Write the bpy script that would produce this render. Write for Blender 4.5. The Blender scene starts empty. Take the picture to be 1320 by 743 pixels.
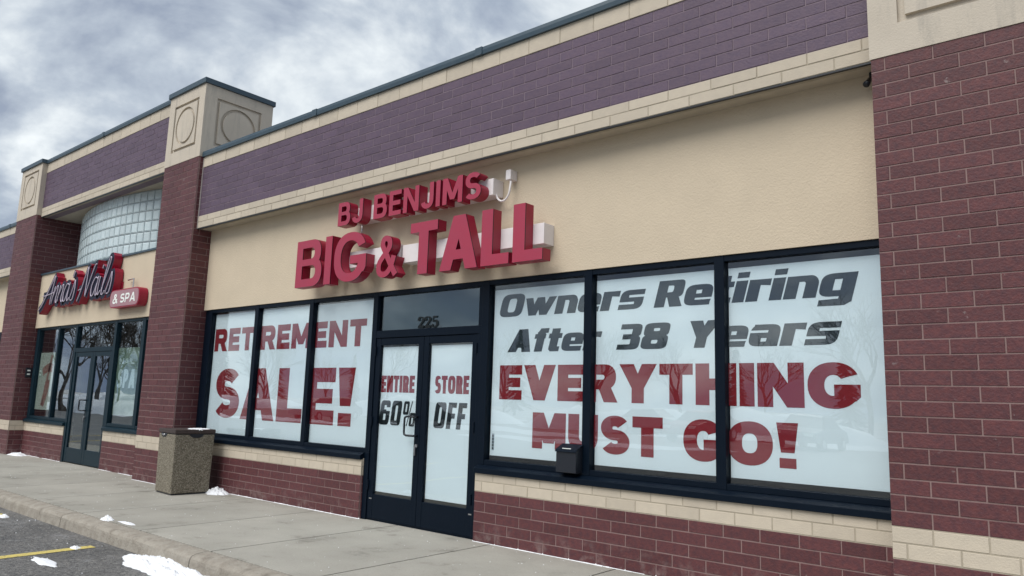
import bpy, bmesh, math, random
from mathutils import Vector, Matrix, noise
from mathutils.geometry import delaunay_2d_cdt
R = math.radians
random.seed(7)
scn = bpy.context.scene
COL = scn.collection

# ------------------------------------------------------------------ camera
CAM_POS = Vector((1.298, -5.929, 1.434)); FPX = 957.5
_y, _p, _r = R(50.036), R(8.744), R(1.817)
FW = Vector((-math.cos(_y)*math.cos(_p), math.sin(_y)*math.cos(_p), math.sin(_p)))
_rt = FW.cross(Vector((0, 0, 1))).normalized(); _up = _rt.cross(FW)
RT = _rt*math.cos(_r) + _up*math.sin(_r); UP = _up*math.cos(_r) - _rt*math.sin(_r)
cam = bpy.data.cameras.new('camera'); camo = bpy.data.objects.new('camera', cam); COL.objects.link(camo)
M = Matrix((RT, UP, -FW)).transposed().to_4x4(); M.translation = CAM_POS; camo.matrix_world = M
cam.sensor_width = 36; cam.sensor_fit = 'HORIZONTAL'; cam.lens = FPX/1320*36
cam.clip_start = 0.05; cam.clip_end = 2000
scn.camera = camo
def pj(P):
    d = Vector(P)-CAM_POS; w = d.dot(FW)
    if w < .1: return None
    return 660+FPX*d.dot(RT)/w, 371.5-FPX*d.dot(UP)/w

# ------------------------------------------------------------------ world, sun, exposure
SUN_EL, SUN_AZ = 50.0, 184.0      # azimuth from +y clockwise: soft sun lamp put in front as added light on the shops
wd = bpy.data.worlds.new('World'); scn.world = wd; wd.use_nodes = True
nt = wd.node_tree; nt.nodes.clear()
def N(t, typ, **kw):
    n = t.nodes.new(typ)
    for k, v in kw.items():
        if k.startswith('i_'):
            key = k[2:]
            n.inputs[int(key) if key.isdigit() else key.replace('_', ' ')].default_value = v
        else: setattr(n, k, v)
    return n
L = lambda t, a, b: t.links.new(a, b)
out = N(nt, 'ShaderNodeOutputWorld')
sky = N(nt, 'ShaderNodeTexSky', sky_type='NISHITA'); sky.sun_disc = False
sky.sun_elevation = R(SUN_EL); sky.sun_rotation = R(SUN_AZ); sky.air_density = 1.2; sky.dust_density = 2.0
b1 = N(nt, 'ShaderNodeBackground', i_Strength=0.055); L(nt, sky.outputs[0], b1.inputs[0])
tc = N(nt, 'ShaderNodeTexCoord')
sx = N(nt, 'ShaderNodeSeparateXYZ'); L(nt, tc.outputs['Generated'], sx.inputs[0])
mx = N(nt, 'ShaderNodeMath', operation='MAXIMUM', i_1=0.0); L(nt, sx.outputs[2], mx.inputs[0])
ad = N(nt, 'ShaderNodeMath', operation='ADD', i_1=0.42); L(nt, mx.outputs[0], ad.inputs[0])
dx = N(nt, 'ShaderNodeMath', operation='DIVIDE'); L(nt, sx.outputs[0], dx.inputs[0]); L(nt, ad.outputs[0], dx.inputs[1])
dy = N(nt, 'ShaderNodeMath', operation='DIVIDE'); L(nt, sx.outputs[1], dy.inputs[0]); L(nt, ad.outputs[0], dy.inputs[1])
cx = N(nt, 'ShaderNodeCombineXYZ', i_2=3.7); L(nt, dx.outputs[0], cx.inputs[0]); L(nt, dy.outputs[0], cx.inputs[1])
n1 = N(nt, 'ShaderNodeTexNoise', i_Scale=3.0, i_Detail=10.0, i_Roughness=0.55, i_Distortion=0.25); L(nt, cx.outputs[0], n1.inputs['Vector'])
n2 = N(nt, 'ShaderNodeTexNoise', i_Scale=1.7, i_Detail=6.0, i_Roughness=0.5); L(nt, cx.outputs[0], n2.inputs['Vector'])
r1 = N(nt, 'ShaderNodeValToRGB'); L(nt, n1.outputs[0], r1.inputs[0])
e = r1.color_ramp.elements; e[0].position = .30; e[0].color = (.120, .155, .235, 1); e[1].position = .70; e[1].color = (.56, .58, .59, 1)
m = e.new(.43); m.color = (.170, .200, .255, 1); m = e.new(.51); m.color = (.265, .300, .345, 1); m = e.new(.6); m.color = (.42, .45, .47, 1)
b2 = N(nt, 'ShaderNodeBackground', i_Strength=1.0); L(nt, r1.outputs[0], b2.inputs[0])
r2 = N(nt, 'ShaderNodeValToRGB'); L(nt, n2.outputs[0], r2.inputs[0])
e = r2.color_ramp.elements; e[0].position = .32; e[0].color = (.7, .7, .7, 1); e[1].position = .5; e[1].color = (1, 1, 1, 1)
mxs = N(nt, 'ShaderNodeMixShader'); L(nt, r2.outputs[0], mxs.inputs[0]); L(nt, b1.outputs[0], mxs.inputs[1]); L(nt, b2.outputs[0], mxs.inputs[2])
L(nt, mxs.outputs[0], out.inputs[0])
sl = bpy.data.lights.new('sun', 'SUN'); sl.energy = 1.45; sl.angle = R(45); sl.color = (1, .965, .92)
so = bpy.data.objects.new('sun', sl); COL.objects.link(so)
_a, _e = R(SUN_AZ), R(SUN_EL)
so.rotation_euler = Vector((math.sin(_a)*math.cos(_e), math.cos(_a)*math.cos(_e), math.sin(_e))).to_track_quat('Z', 'Y').to_euler()
so.location = (-8, -20, 30)
vs = scn.view_settings; vs.view_transform = 'Standard'; vs.look = 'None'; vs.gamma = 1; vs.use_curve_mapping = False; vs.exposure = 1.0
scn.render.engine = 'CYCLES'
scn.cycles.max_bounces = 10; scn.cycles.transparent_max_bounces = 24

# ------------------------------------------------------------------ materials
def mat(name, col, rough=.8, bump=0., bscale=60., var=.0, vscale=4., spec=.3, metal=0., tint=None, rnd=0., detail=5.):
    """Principled with: bump noise, a broad colour variation towards tint, a per-piece random brightness. World coordinates."""
    mt = bpy.data.materials.new(name); mt.use_nodes = True; t = mt.node_tree
    b = t.nodes['Principled BSDF']; b.inputs['Roughness'].default_value = rough; b.inputs['Metallic'].default_value = metal
    b.inputs['Specular IOR Level'].default_value = spec
    g = N(t, 'ShaderNodeNewGeometry'); c = None
    base = N(t, 'ShaderNodeRGB'); base.outputs[0].default_value = (*col, 1); c = base.outputs[0]
    mt['c'] = 0
    if var:
        n = N(t, 'ShaderNodeTexNoise', i_Scale=vscale, i_Detail=detail, i_Roughness=.6); L(t, g.outputs['Position'], n.inputs['Vector'])
        rp = N(t, 'ShaderNodeMapRange', i_1=.35, i_2=.68, i_3=0., i_4=var); L(t, n.outputs[0], rp.inputs[0])
        tn = tint or tuple(x*.55 for x in col)
        mix = N(t, 'ShaderNodeMix', data_type='RGBA'); L(t, rp.outputs[0], mix.inputs[0]); L(t, c, mix.inputs[6]); mix.inputs[7].default_value = (*tn, 1); c = mix.outputs[2]
    if rnd:
        oi = N(t, 'ShaderNodeObjectInfo')
        s = N(t, 'ShaderNodeMath', operation='ADD'); L(t, oi.outputs['Random'], s.inputs[0]); L(t, g.outputs['Random Per Island'], s.inputs[1])
        fr = N(t, 'ShaderNodeMath', operation='FRACT'); L(t, s.outputs[0], fr.inputs[0])
        mr = N(t, 'ShaderNodeMapRange', i_1=0., i_2=1., i_3=1-rnd, i_4=1+rnd); L(t, fr.outputs[0], mr.inputs[0])
        vm = N(t, 'ShaderNodeVectorMath', operation='SCALE'); L(t, c, vm.inputs[0]); L(t, mr.outputs[0], vm.inputs[3]); c = vm.outputs[0]
    L(t, c, b.inputs['Base Color'])
    if bump:
        n = N(t, 'ShaderNodeTexNoise', i_Scale=bscale, i_Detail=4., i_Roughness=.6); L(t, g.outputs['Position'], n.inputs['Vector'])
        bp = N(t, 'ShaderNodeBump', i_Strength=1., i_Distance=bump); L(t, n.outputs[0], bp.inputs['Height']); L(t, bp.outputs[0], b.inputs['Normal'])
    return mt
def tnode(mt): return mt.node_tree, mt.node_tree.nodes['Principled BSDF']
def add_layer(mt, col, fac_builder):
    """mix col over the present base colour by a mask"""
    t, b = tnode(mt); src = b.inputs['Base Color'].links[0].from_socket
    f = fac_builder(t)
    mix = N(t, 'ShaderNodeMix', data_type='RGBA'); L(t, f, mix.inputs[0]); L(t, src, mix.inputs[6]); mix.inputs[7].default_value = (*col, 1)
    L(t, mix.outputs[2], b.inputs['Base Color'])
def nmask(scale, lo, hi, amt=1., detail=6., rough=.65, stretch=(1, 1, 1), zmax=None):
    def f(t):
        g = N(t, 'ShaderNodeNewGeometry'); mp = N(t, 'ShaderNodeMapping'); mp.inputs['Scale'].default_value = stretch
        L(t, g.outputs['Position'], mp.inputs[0])
        n = N(t, 'ShaderNodeTexNoise', i_Scale=scale, i_Detail=detail, i_Roughness=rough); L(t, mp.outputs[0], n.inputs['Vector'])
        mr = N(t, 'ShaderNodeMapRange', i_1=lo, i_2=hi, i_3=0., i_4=amt); L(t, n.outputs[0], mr.inputs[0]); o = mr.outputs[0]
        if zmax:
            s = N(t, 'ShaderNodeSeparateXYZ'); L(t, g.outputs['Position'], s.inputs[0])
            m2 = N(t, 'ShaderNodeMapRange', i_1=zmax[0], i_2=zmax[1], i_3=1., i_4=0.); L(t, s.outputs[2], m2.inputs[0])
            mu = N(t, 'ShaderNodeMath', operation='MULTIPLY'); L(t, o, mu.inputs[0]); L(t, m2.outputs[0], mu.inputs[1]); o = mu.outputs[0]
        return o
    return f
BR = mat('brick_red', (.122, .040, .041), .55, .004, 60, .8, 26, .35, tint=(.066, .028, .036), rnd=.13, detail=8.)
add_layer(BR, (.045, .024, .032), nmask(70, .58, .70, .6, 3))
add_layer(BR, (.34, .29, .28), nmask(8, .665, .72, .6, 9, .7))                      # small chips and white streaks
add_layer(BR, (.36, .30, .28), nmask(7, .50, .72, .5, 6, zmax=(.02, .24)))      # road salt creeping up from the walk
BP = mat('brick_purple_glare', (.112, .074, .106), .55, .004, 60, .7, 26, .4, tint=(.080, .055, .095), rnd=.10, detail=8.)  # parapet brick: purple veil of bright-sky glare painted into its colour
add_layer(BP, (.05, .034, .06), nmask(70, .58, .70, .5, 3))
BB = mat('block_beige', (.54, .475, .38), .8, .003, 90, .45, 9, .2, tint=(.44, .39, .32), rnd=.07)
MPU = mat('mortar_purple_glare', (.235, .185, .215), .95, .002, 120, .4, 8)  # parapet mortar, tinted with the same painted-in sky glare
MR = mat('mortar_brown', (.27, .185, .175), .95, .002, 120, .4, 8)
MB_ = mat('mortar_beige', (.42, .37, .29), .95, .002, 120, .4, 8)
ST = mat('stucco_tan', (.60, .51, .385), .9, .005, 60, .4, 2.6, .15, tint=(.51, .435, .33), detail=8.)
EI = mat('stucco_cap', (.56, .50, .415), .9, .003, 80, .4, 3, .15, tint=(.46, .41, .34))
add_layer(EI, (.27, .26, .235), nmask(5, .54, .75, .55, 6, stretch=(1.6, 1.6, .22)))
SF = mat('soffit_board', (.52, .46, .37), .85, .001, 60, .3, 5)
COP = mat('coping_metal', (.030, .060, .085), .42, .0004, 30, .4, 6, .5, tint=(.06, .085, .10))
FR = mat('frame_navy', (.0022, .0065, .014), .42, .0, 30, .3, 10, .12, tint=(.005, .010, .019))
FG = mat('frame_teal', (.006, .021, .032), .4, .0, 30, .3, 10, .15)
WH = mat('banner_white', (.74, .81, .84), .55, .002, 5, .25, 3, .2, tint=(.67, .74, .77))
PR = mat('print_red', (.235, .014, .022), .55, 0, var=.2, spec=.2)
PG = mat('print_charcoal', (.022, .031, .038), .5, 0, var=.2, spec=.2)
PB = mat('print_black', (.008, .012, .014), .5, 0, spec=.2)
SR = mat('sign_face_red', (.36, .034, .070), .45, 0, var=.4, vscale=5, spec=.4, tint=(.30, .045, .085))
SD = mat('sign_side_red', (.33, .010, .040), .38, 0, var=.3, spec=.45)
STR = mat('sign_trim', (.09, .008, .018), .4, 0, spec=.4)
SW = mat('raceway_white', (.78, .74, .74), .5, 0, var=.4, vscale=6, tint=(.6, .58, .57))
NV = mat('sign_navy', (.006, .006, .022), .4, 0, spec=.2)
NW = mat('tube_white', (.55, .48, .58), .35, 0, spec=.5)
NP = mat('sign_face_mauve', (.36, .20, .225), .5)
CW = mat('concrete_walk', (.40, .385, .34), .85, .003, 130, .75, 1.1, .25, tint=(.29, .28, .245), rnd=.06, detail=10)
add_layer(CW, (.17, .16, .135), nmask(2.2, .57, .70, .65, 10, .7))
add_layer(CW, (.20, .19, .165), nmask(60, .56, .68, .45, 4))
add_layer(CW, (.52, .52, .50), nmask(38, .66, .74, .55, 3))
KB = mat('concrete_kerb', (.38, .35, .30), .9, .012, 45, .6, 9, .2, tint=(.22, .19, .155), rnd=.06, detail=8.)
add_layer(KB, (.10, .085, .07), nmask(7, .54, .70, .5, 10, .72))
AS = mat('asphalt', (.20, .195, .185), .6, .016, 70, .85, .9, .5, tint=(.065, .067, .070), detail=10)
add_layer(AS, (.27, .265, .25), nmask(12, .50, .64, .55, 8, .75))
add_layer(AS, (.030, .030, .032), nmask(34, .52, .60, .85, 4, .7))
add_layer(AS, (.30, .29, .265), nmask(29, .57, .64, .9, 4, .7))
add_layer(AS, (.34, .345, .35), nmask(1.7, .55, .72, .75, 14, .76))
YP = mat('paint_yellow', (.66, .54, .16), .7, .003, 90, .5, 14, tint=(.46, .39, .16))
add_layer(YP, (.10, .095, .085), nmask(26, .56, .66, .75, 7))
SN = mat('snow', (.84, .86, .89), .75, .004, 70, .3, 10, .3, tint=(.68, .70, .72))
BN = mat('exposed_aggregate', (.215, .175, .12), .85, .008, 75, .0, 60, .25)
def _peb(mt):
    t, b = tnode(mt); g = N(t, 'ShaderNodeNewGeometry')
    v = N(t, 'ShaderNodeTexVoronoi', i_Scale=105.); L(t, g.outputs['Position'], v.inputs['Vector'])
    bw = N(t, 'ShaderNodeRGBToBW'); L(t, v.outputs['Color'], bw.inputs[0])
    rp = N(t, 'ShaderNodeValToRGB'); L(t, bw.outputs[0], rp.inputs[0]); e = rp.color_ramp.elements
    e[0].position = .2; e[0].color = (.11, .097, .073, 1); e[1].position = .8; e[1].color = (.30, .27, .215, 1); q = e.new(.5); q.color = (.185, .165, .125, 1)
    L(t, rp.outputs[0], b.inputs['Base Color'])
    bp = N(t, 'ShaderNodeBump', i_Strength=.7, i_Distance=.006, invert=True); L(t, v.outputs['Distance'], bp.inputs['Height']); L(t, bp.outputs[0], b.inputs['Normal'])
_peb(BN)
BL = mat('bin_lid', (.060, .045, .042), .6, .002, 90, .4, 12)
DK = mat('dark_plastic', (.010, .013, .020), .4, 0, spec=.5)
MT = mat('metal_grey', (.55, .55, .56), .3, 0, metal=1.)
RO = mat('roof_felt', (.10, .10, .11), .9, .004, 40)
IW = mat('interior_wall', (.10, .11, .115), .9); IFL = mat('interior_floor', (.06, .055, .05), .6)
PC = mat('poster_cream', (.62, .60, .50), .6, 0, var=.5, vscale=5, tint=(.45, .45, .38))
PRB = mat('poster_rose', (.36, .10, .085), .6, 0, var=.9, vscale=14, tint=(.45, .33, .24))
PGN = mat('poster_green', (.13, .19, .13), .6, 0, var=.9, vscale=5, tint=(.42, .46, .36))
PWH = mat('poster_white', (.80, .84, .80), .6)
SEA = mat('joint_sealant', (.50, .46, .43), .7)
TR = mat('bark', (.075, .06, .05), .9, .004, 30)
EV = mat('evergreen', (.030, .052, .030), .9, .01, 9, .6, 3)
def glass(name, tint, ior, rough=0.0):
    mt = bpy.data.materials.new(name); mt.use_nodes = True; t = mt.node_tree; t.nodes.clear()
    o = N(t, 'ShaderNodeOutputMaterial'); lw = N(t, 'ShaderNodeLayerWeight', i_Blend=.5); pw = N(t, 'ShaderNodeMath', operation='POWER', i_1=4.); L(t, lw.outputs['Facing'], pw.inputs[0])
    f0 = ((ior-1)/(ior+1))**2; fz = N(t, 'ShaderNodeMapRange', i_1=0., i_2=1., i_3=f0, i_4=1.); L(t, pw.outputs[0], fz.inputs[0])
    tr = N(t, 'ShaderNodeBsdfTransparent'); tr.inputs[0].default_value = (*tint, 1)
    gl = N(t, 'ShaderNodeBsdfGlossy', i_Roughness=rough); gl.inputs[0].default_value = (.93, .97, 1, 1)
    g = N(t, 'ShaderNodeNewGeometry'); n = N(t, 'ShaderNodeTexNoise', i_Scale=.9, i_Detail=1.); L(t, g.outputs['Position'], n.inputs['Vector'])
    bp = N(t, 'ShaderNodeBump', i_Strength=.35, i_Distance=.012); L(t, n.outputs[0], bp.inputs['Height']); L(t, bp.outputs[0], gl.inputs['Normal'])
    ms = N(t, 'ShaderNodeMixShader'); L(t, fz.outputs[0], ms.inputs[0]); L(t, tr.outputs[0], ms.inputs[1]); L(t, gl.outputs[0], ms.inputs[2]); L(t, ms.outputs[0], o.inputs[0])
    return mt
GL = glass('window_glass', (.955, .98, .985), 1.72)
GT = glass('tinted_glass', (.62, .72, .76), 2.0)
GN = glass('salon_glass', (.86, .92, .93), 2.1)
GB = mat('glass_block', (.50, .60, .62), .12, .006, 22, .4, 9, .6, tint=(.66, .72, .72), rnd=.10)
GJ = mat('glass_block_joint', (.36, .40, .42), .8)

# ------------------------------------------------------------------ object helpers
WORG = {}
def link(o, parent=None, world=(0, 0, 0)):
    COL.objects.link(o); w = Vector(world); WORG[o.name] = w
    if parent is not None:
        o.parent = parent; o.location = w-WORG[parent.name]
    else: o.location = w
    return o
def thing(name, label, cat, loc, group=None):
    o = bpy.data.objects.new(name, None); o.empty_display_size = .2; link(o, None, loc); return tag(o, label, cat, group)
def tag(o, label, cat, group=None):
    o['label'] = label; o['category'] = cat
    if group: o['group'] = group
    return o
class MB:
    """collects boxes, prisms and tubes in world coordinates; build() links them as one mesh object"""
    def __init__(s): s.v = []; s.f = []; s.mi = []
    def face(s, pts, mi=0):
        i = len(s.v); s.v += [tuple(p) for p in pts]; s.f.append(tuple(range(i, i+len(pts)))); s.mi.append(mi); return s
    def raw(s, v, f, mi=0):
        i = len(s.v); s.v += [tuple(p) for p in v]
        for q in f: s.f.append(tuple(i+k for k in q)); s.mi.append(mi)
        return s
    def box(s, x0, x1, y0, y1, z0, z1, mi=0):
        v = [(x, y, z) for z in (z0, z1) for y in (y0, y1) for x in (x0, x1)]
        return s.raw(v, [(0, 2, 3, 1), (4, 5, 7, 6), (0, 1, 5, 4), (2, 6, 7, 3), (0, 4, 6, 2), (1, 3, 7, 5)], mi)
    def prism(s, prof, x0, x1, mi=0):           # profile in (y, z), extruded along x; profile counter-clockwise seen from +x
        n = len(prof); v = [(x0, a, b) for a, b in prof]+[(x1, a, b) for a, b in prof]
        f = [tuple(range(n-1, -1, -1)), tuple(range(n, 2*n))]+[(i, (i+1) % n, n+(i+1) % n, n+i) for i in range(n)]
        return s.raw(v, f, mi)
    def tube(s, pts, rad, seg=8, mi=0, cap=True):
        pts = [Vector(p) for p in pts]; rr = rad if isinstance(rad, (list, tuple)) else [rad]*len(pts)
        v = []; prev = None
        for i, p in enumerate(pts):
            d = (pts[min(i+1, len(pts)-1)]-pts[max(i-1, 0)]).normalized()
            a = d.orthogonal().normalized() if prev is None else (prev-d*prev.dot(d)).normalized()
            prev = a; b = d.cross(a)
            v += [p+(a*math.cos(2*math.pi*k/seg)+b*math.sin(2*math.pi*k/seg))*rr[i] for k in range(seg)]
        f = []
        for i in range(len(pts)-1):
            for k in range(seg):
                k2 = (k+1) % seg; f.append((i*seg+k, i*seg+k2, (i+1)*seg+k2, (i+1)*seg+k))
        if cap: f += [tuple(range(seg-1, -1, -1)), tuple(range((len(pts)-1)*seg, len(pts)*seg))]
        return s.raw(v, f, mi)
    def build(s, name, mats, parent=None, world=None, bevel=0., smooth=False):
        if not isinstance(mats, (list, tuple)): mats = [mats]
        c = Vector(world) if world is not None else (WORG[parent.name].copy() if parent is not None else Vector((0, 0, 0)))
        me = bpy.data.meshes.new(name); me.from_pydata([tuple(Vector(p)-c) for p in s.v], [], s.f)
        for m_ in mats: me.materials.append(m_)
        me.polygons.foreach_set('material_index', s.mi)
        if smooth: me.polygons.foreach_set('use_smooth', [True]*len(me.polygons))
        if bevel:
            bm = bmesh.new(); bm.from_mesh(me); bmesh.ops.remove_doubles(bm, verts=bm.verts, dist=1e-6)
            bmesh.ops.bevel(bm, geom=[e for e in bm.edges if e.is_manifold and e.calc_face_angle() > .5], offset=bevel, segments=2, affect='EDGES', profile=.5)
            bm.to_mesh(me); bm.free()
        me.update()
        return link(bpy.data.objects.new(name, me), parent, c)
def box(name, m_, parent, x0, x1, y0, y1, z0, z1, bevel=0.):
    c = ((x0+x1)/2, (y0+y1)/2, z0)
    return MB().box(x0, x1, y0, y1, z0, z1).build(name, m_, parent, c, bevel)
def struct(o): o['kind'] = 'structure'; return o

# ------------------------------------------------------------------ flat shapes: layered unions and cuts
def ccw(p):
    a = sum(p[i][0]*p[(i+1) % len(p)][1]-p[(i+1) % len(p)][0]*p[i][1] for i in range(len(p)))
    return list(p) if a > 0 else list(reversed(p))
def area(p): return abs(sum(p[i][0]*p[(i+1) % len(p)][1]-p[(i+1) % len(p)][0]*p[i][1] for i in range(len(p))))/2
def shape2d(layers):
    vs, fs, sg = [], [], []
    for s, p in layers:
        if area(p) < 1e-8: continue
        p = ccw(p); i = len(vs); vs += [Vector((round(a, 5), round(b, 5))) for a, b in p]; fs.append(list(range(i, i+len(p)))); sg.append(s)
    ov, oe, of, _, _, orf = delaunay_2d_cdt(vs, [], fs, 1, 1e-5)
    keep = []
    for tri, src in zip(of, orf):
        if not src: continue
        if sg[max(src)] == '+': keep.append(list(tri))
    return [tuple(v) for v in ov], keep
def solid(layers, to3, depth, mf=0, ms=1, trim=0.):
    """layers -> MB: front face material mf, sides ms. to3(a, b, d) gives the 3D point, d from 0 (front) to depth (back)."""
    v, tris = shape2d(layers); mb = MB()
    mb.raw([to3(a, b, 0) for a, b in v], tris, mf)
    mb.raw([to3(a, b, depth) for a, b in v], [tuple(reversed(t)) for t in tris], ms)
    cnt = {}
    for t in tris:
        for i in range(3): cnt[(t[i], t[(i+1) % 3])] = 1
    ed = [k for k in cnt if (k[1], k[0]) not in cnt]
    for a, b in ed:
        if trim: mb.raw([to3(*v[a], 0), to3(*v[b], 0), to3(*v[b], trim), to3(*v[a], trim)], [(3, 2, 1, 0)], 2)
        mb.raw([to3(*v[a], trim), to3(*v[b], trim), to3(*v[b], depth), to3(*v[a], depth)], [(3, 2, 1, 0)], ms)
    return mb
def rc(a, b, c, d): return [(a, b), (c, b), (c, d), (a, d)]
def sup(cx, cy, rx, ry, n=2., a0=0., a1=360., seg=36, close=True):
    o = []
    k = seg if close and abs(a1-a0) >= 360 else seg+1
    for i in range(k):
        a = R(a0+(a1-a0)*i/seg); c, s = math.cos(a), math.sin(a)
        o.append((cx+rx*math.copysign(abs(c)**(2/n), c), cy+ry*math.copysign(abs(s)**(2/n), s)))
    return o
def band(path, tv, th=None):
    th = th or tv; o = []; pts = path; Ls = []; Rs = []
    for i, p in enumerate(pts):
        a = pts[max(i-1, 0)]; b = pts[min(i+1, len(pts)-1)]
        dx, dy = b[0]-a[0], b[1]-a[1]; l = math.hypot(dx, dy) or 1; nx, ny = -dy/l, dx/l
        Ls.append((p[0]+nx*tv/2, p[1]+ny*th/2)); Rs.append((p[0]-nx*tv/2, p[1]-ny*th/2))
    return [('+', [Rs[i], Rs[i+1], Ls[i+1], Ls[i]]) for i in range(len(pts)-1)]
def crom(P, k=6):
    o = []; P = [P[0]]+list(P)+[P[-1]]
    for i in range(1, len(P)-2):
        for j in range(k):
            t = j/k; a, b, c, d = P[i-1], P[i], P[i+1], P[i+2]
            o.append(tuple(.5*((2*b[q])+(-a[q]+c[q])*t+(2*a[q]-5*b[q]+4*c[q]-d[q])*t*t+(-a[q]+3*b[q]-3*c[q]+d[q])*t**3) for q in (0, 1)))
    o.append(P[-2]); return o
def rright(x0, y0, x1, y1, n=2., r=None):
    ry = (y1-y0)/2; rx = min(r if r else ry*1.05, (x1-x0)*.9)
    return [(x0, y0)]+sup(x1-rx, (y0+y1)/2, rx, ry, n, -90, 90, 16, False)+[(x0, y1)]
P_ = lambda *a: ('+', a[0] if len(a) == 1 else list(a))
M_ = lambda *a: ('-', a[0] if len(a) == 1 else list(a))
def glyph(ch, W, H, v, h, n=2.2):
    c = W/2
    if ch == 'I' or ch == 'l': return [P_(rc(0, 0, W, H))]
    if ch == 'E': return [P_(rc(0, 0, v, H)), P_(rc(0, 0, W, h)), P_(rc(0, H-h, W, H)), P_(rc(0, H/2-h/2, W*.93, H/2+h/2))]
    if ch == 'F': return [P_(rc(0, 0, v, H)), P_(rc(0, H-h, W, H)), P_(rc(0, H*.5-h*.55, W*.92, H*.5+h*.45))]
    if ch == 'L': return [P_(rc(0, 0, v, H)), P_(rc(0, 0, W, h))]
    if ch == 'T': return [P_(rc(c-v/2, 0, c+v/2, H)), P_(rc(0, H-h, W, H))]
    if ch == 'H': return [P_(rc(0, 0, v, H)), P_(rc(W-v, 0, W, H)), P_(rc(0, H/2-h/2, W, H/2+h/2))]
    if ch == 'N': return [P_(rc(0, 0, v, H)), P_(rc(W-v, 0, W, H)), P_([(0, H), (v*1.08, H), (W, 0), (W-v*1.08, 0)])]
    if ch == 'M':
        a = v*.5
        return [P_(rc(0, 0, v, H)), P_(rc(W-v, 0, W, H)), P_([(0, H), (v*1.1, H), (c+a, .16*H), (c-a, .16*H)]), P_([(W, H), (W-v*1.1, H), (c-a, .16*H), (c+a, .16*H)])]
    if ch == 'V':
        a = v*.56; return [P_([(0, H), (v*1.15, H), (c+a, 0), (c-a, 0)]), P_([(W, H), (W-v*1.15, H), (c-a, 0), (c+a, 0)])]
    if ch == 'Y':
        a = v*.5; return [P_([(0, H), (v*1.2, H), (c+a, .38*H), (c-a, .38*H)]), P_([(W, H), (W-v*1.2, H), (c-a, .38*H), (c+a, .38*H)]), P_(rc(c-a, 0, c+a, .45*H))]
    if ch == 'A':
        a = v*.58; lw = v*1.12; xi = lambda z: lw+(c-a)*z/H; b0 = .19*H; b1 = b0+h*.92; za = (c-lw)*H/(c-a)
        o = [P_([(0, 0), (W, 0), (c+a, H), (c-a, H)]), M_([(lw, -1e-3), (W-lw, -1e-3), (W-xi(b0), b0), (xi(b0), b0)])]
        if za > b1: o.append(M_([(xi(b1), b1), (W-xi(b1), b1), (c, za)]))
        return o
    if ch == 'B':
        m_ = H*.52
        return [P_(rright(0, m_-h/2, W*.94, H, n)), P_(rright(0, 0, W, m_+h/2, n)), M_(rright(v, m_+h*.42, W*.94-v, H-h, n)), M_(rright(v, h, W-v, m_-h*.42, n))]
    if ch == 'P' or ch == 'R':
        m_ = H*.40 if ch == 'P' else H*.43
        o = [P_(rright(0, m_-h*.35, W*.97, H, n)), M_(rright(v, m_+h*.6, W*.97-v, H-h, n)), P_(rc(0, 0, v, H))]
        if ch == 'R': o.append(P_([(c*.72, m_+h*.3), (c*.72+v*1.1, m_+h*.3), (W*1.02, 0), (W*1.02-v*1.18, 0)]))
        return o
    if ch in 'O0': return [P_(sup(c, H/2, c, H/2*1.0, n)), M_(sup(c, H/2, c-v, H/2-h, n*1.1))]
    if ch == 'G':
        return [P_(sup(c, H/2, c, H/2, n)), M_(sup(c, H/2, c-v, H/2-h, n)), M_([(c*1.05, H*.5), (W*1.1, H*.5), (W*1.1, H*.78), (c*1.5, H*.68), (c*1.05, H*.6)]),
                P_(rc(c*1.02, H*.52-h, W, H*.52)), P_([(W-v*.95, H*.17), (W-v*.25, H*.17), (W, H*.26), (W, H*.52), (W-v*.95, H*.52)])]
    if ch == 'J':
        r = c-v/2; return band([(W-v/2, H), (W-v/2, H*.45)]+[(x, y) for x, y in sup(c, max(r, h)*.0+H*.33, r, H*.33-h/2, n, 0, -165, 18, False)], v, h)
    if ch == 'U':
        return [P_(rc(0, H*.4, W, H)), P_(sup(c, H*.4, c, H*.4, n, 180, 360, 20, False)), M_(rc(v, H*.4, W-v, H+.01)), M_(sup(c, H*.4, c-v, H*.4-h, n, 180, 360, 20, False))]
    if ch == 'S' or ch == 's':
        if ch == 's': H = H*.76
        if n > 3.5: return [P_(sup(c, H/2, c, H/2, 3.4)), M_(rc(v*.9, H/2+h*.42, W+.01, H-h)), M_(rc(-.01, h, W-v*.9, H/2-h*.42)), P_(rc(c, H-h, W, H)), P_(rc(0, 0, c, h))]
        ru = (H/2-h/2)/2; rx = c-v/2
        return band(sup(c, H/2+ru, rx*.95, ru, n, 28, 270, 26, False)+sup(c, H/2-ru, rx, ru, n, 90, -152, 26, False)[1:], v, h)
    if ch == '!': return [P_([(c-v*.42, H*.34), (c+v*.42, H*.34), (c+v*.68, H), (c-v*.68, H)]), P_(rc(c-v*.52, 0, c+v*.52, H*.22))]
    if ch == '%':
        o = [P_(sup(W*.22, H*.72, W*.22, H*.27, n)), M_(sup(W*.22, H*.72, W*.22-v*.55, H*.27-h*.55, n)), P_(sup(W*.78, H*.27, W*.22, H*.27, n)), M_(sup(W*.78, H*.27, W*.22-v*.55, H*.27-h*.55, n))]
        return o+[P_([(W*.36, 0), (W*.42, 0), (W*.66, H), (W*.60, H)])]
    if ch == '&':
        k = [(1.0, .02), (.72, .30), (.42, .62), (.27, .80), (.33, .94), (.48, .955), (.62, .90), (.64, .76), (.52, .63), (.28, .48), (.12, .33), (.13, .14), (.32, .055), (.56, .09), (.76, .26), (.88, .50)]
        return band(crom([(a*W, b*H) for a, b in k], 4), v, h)
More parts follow.
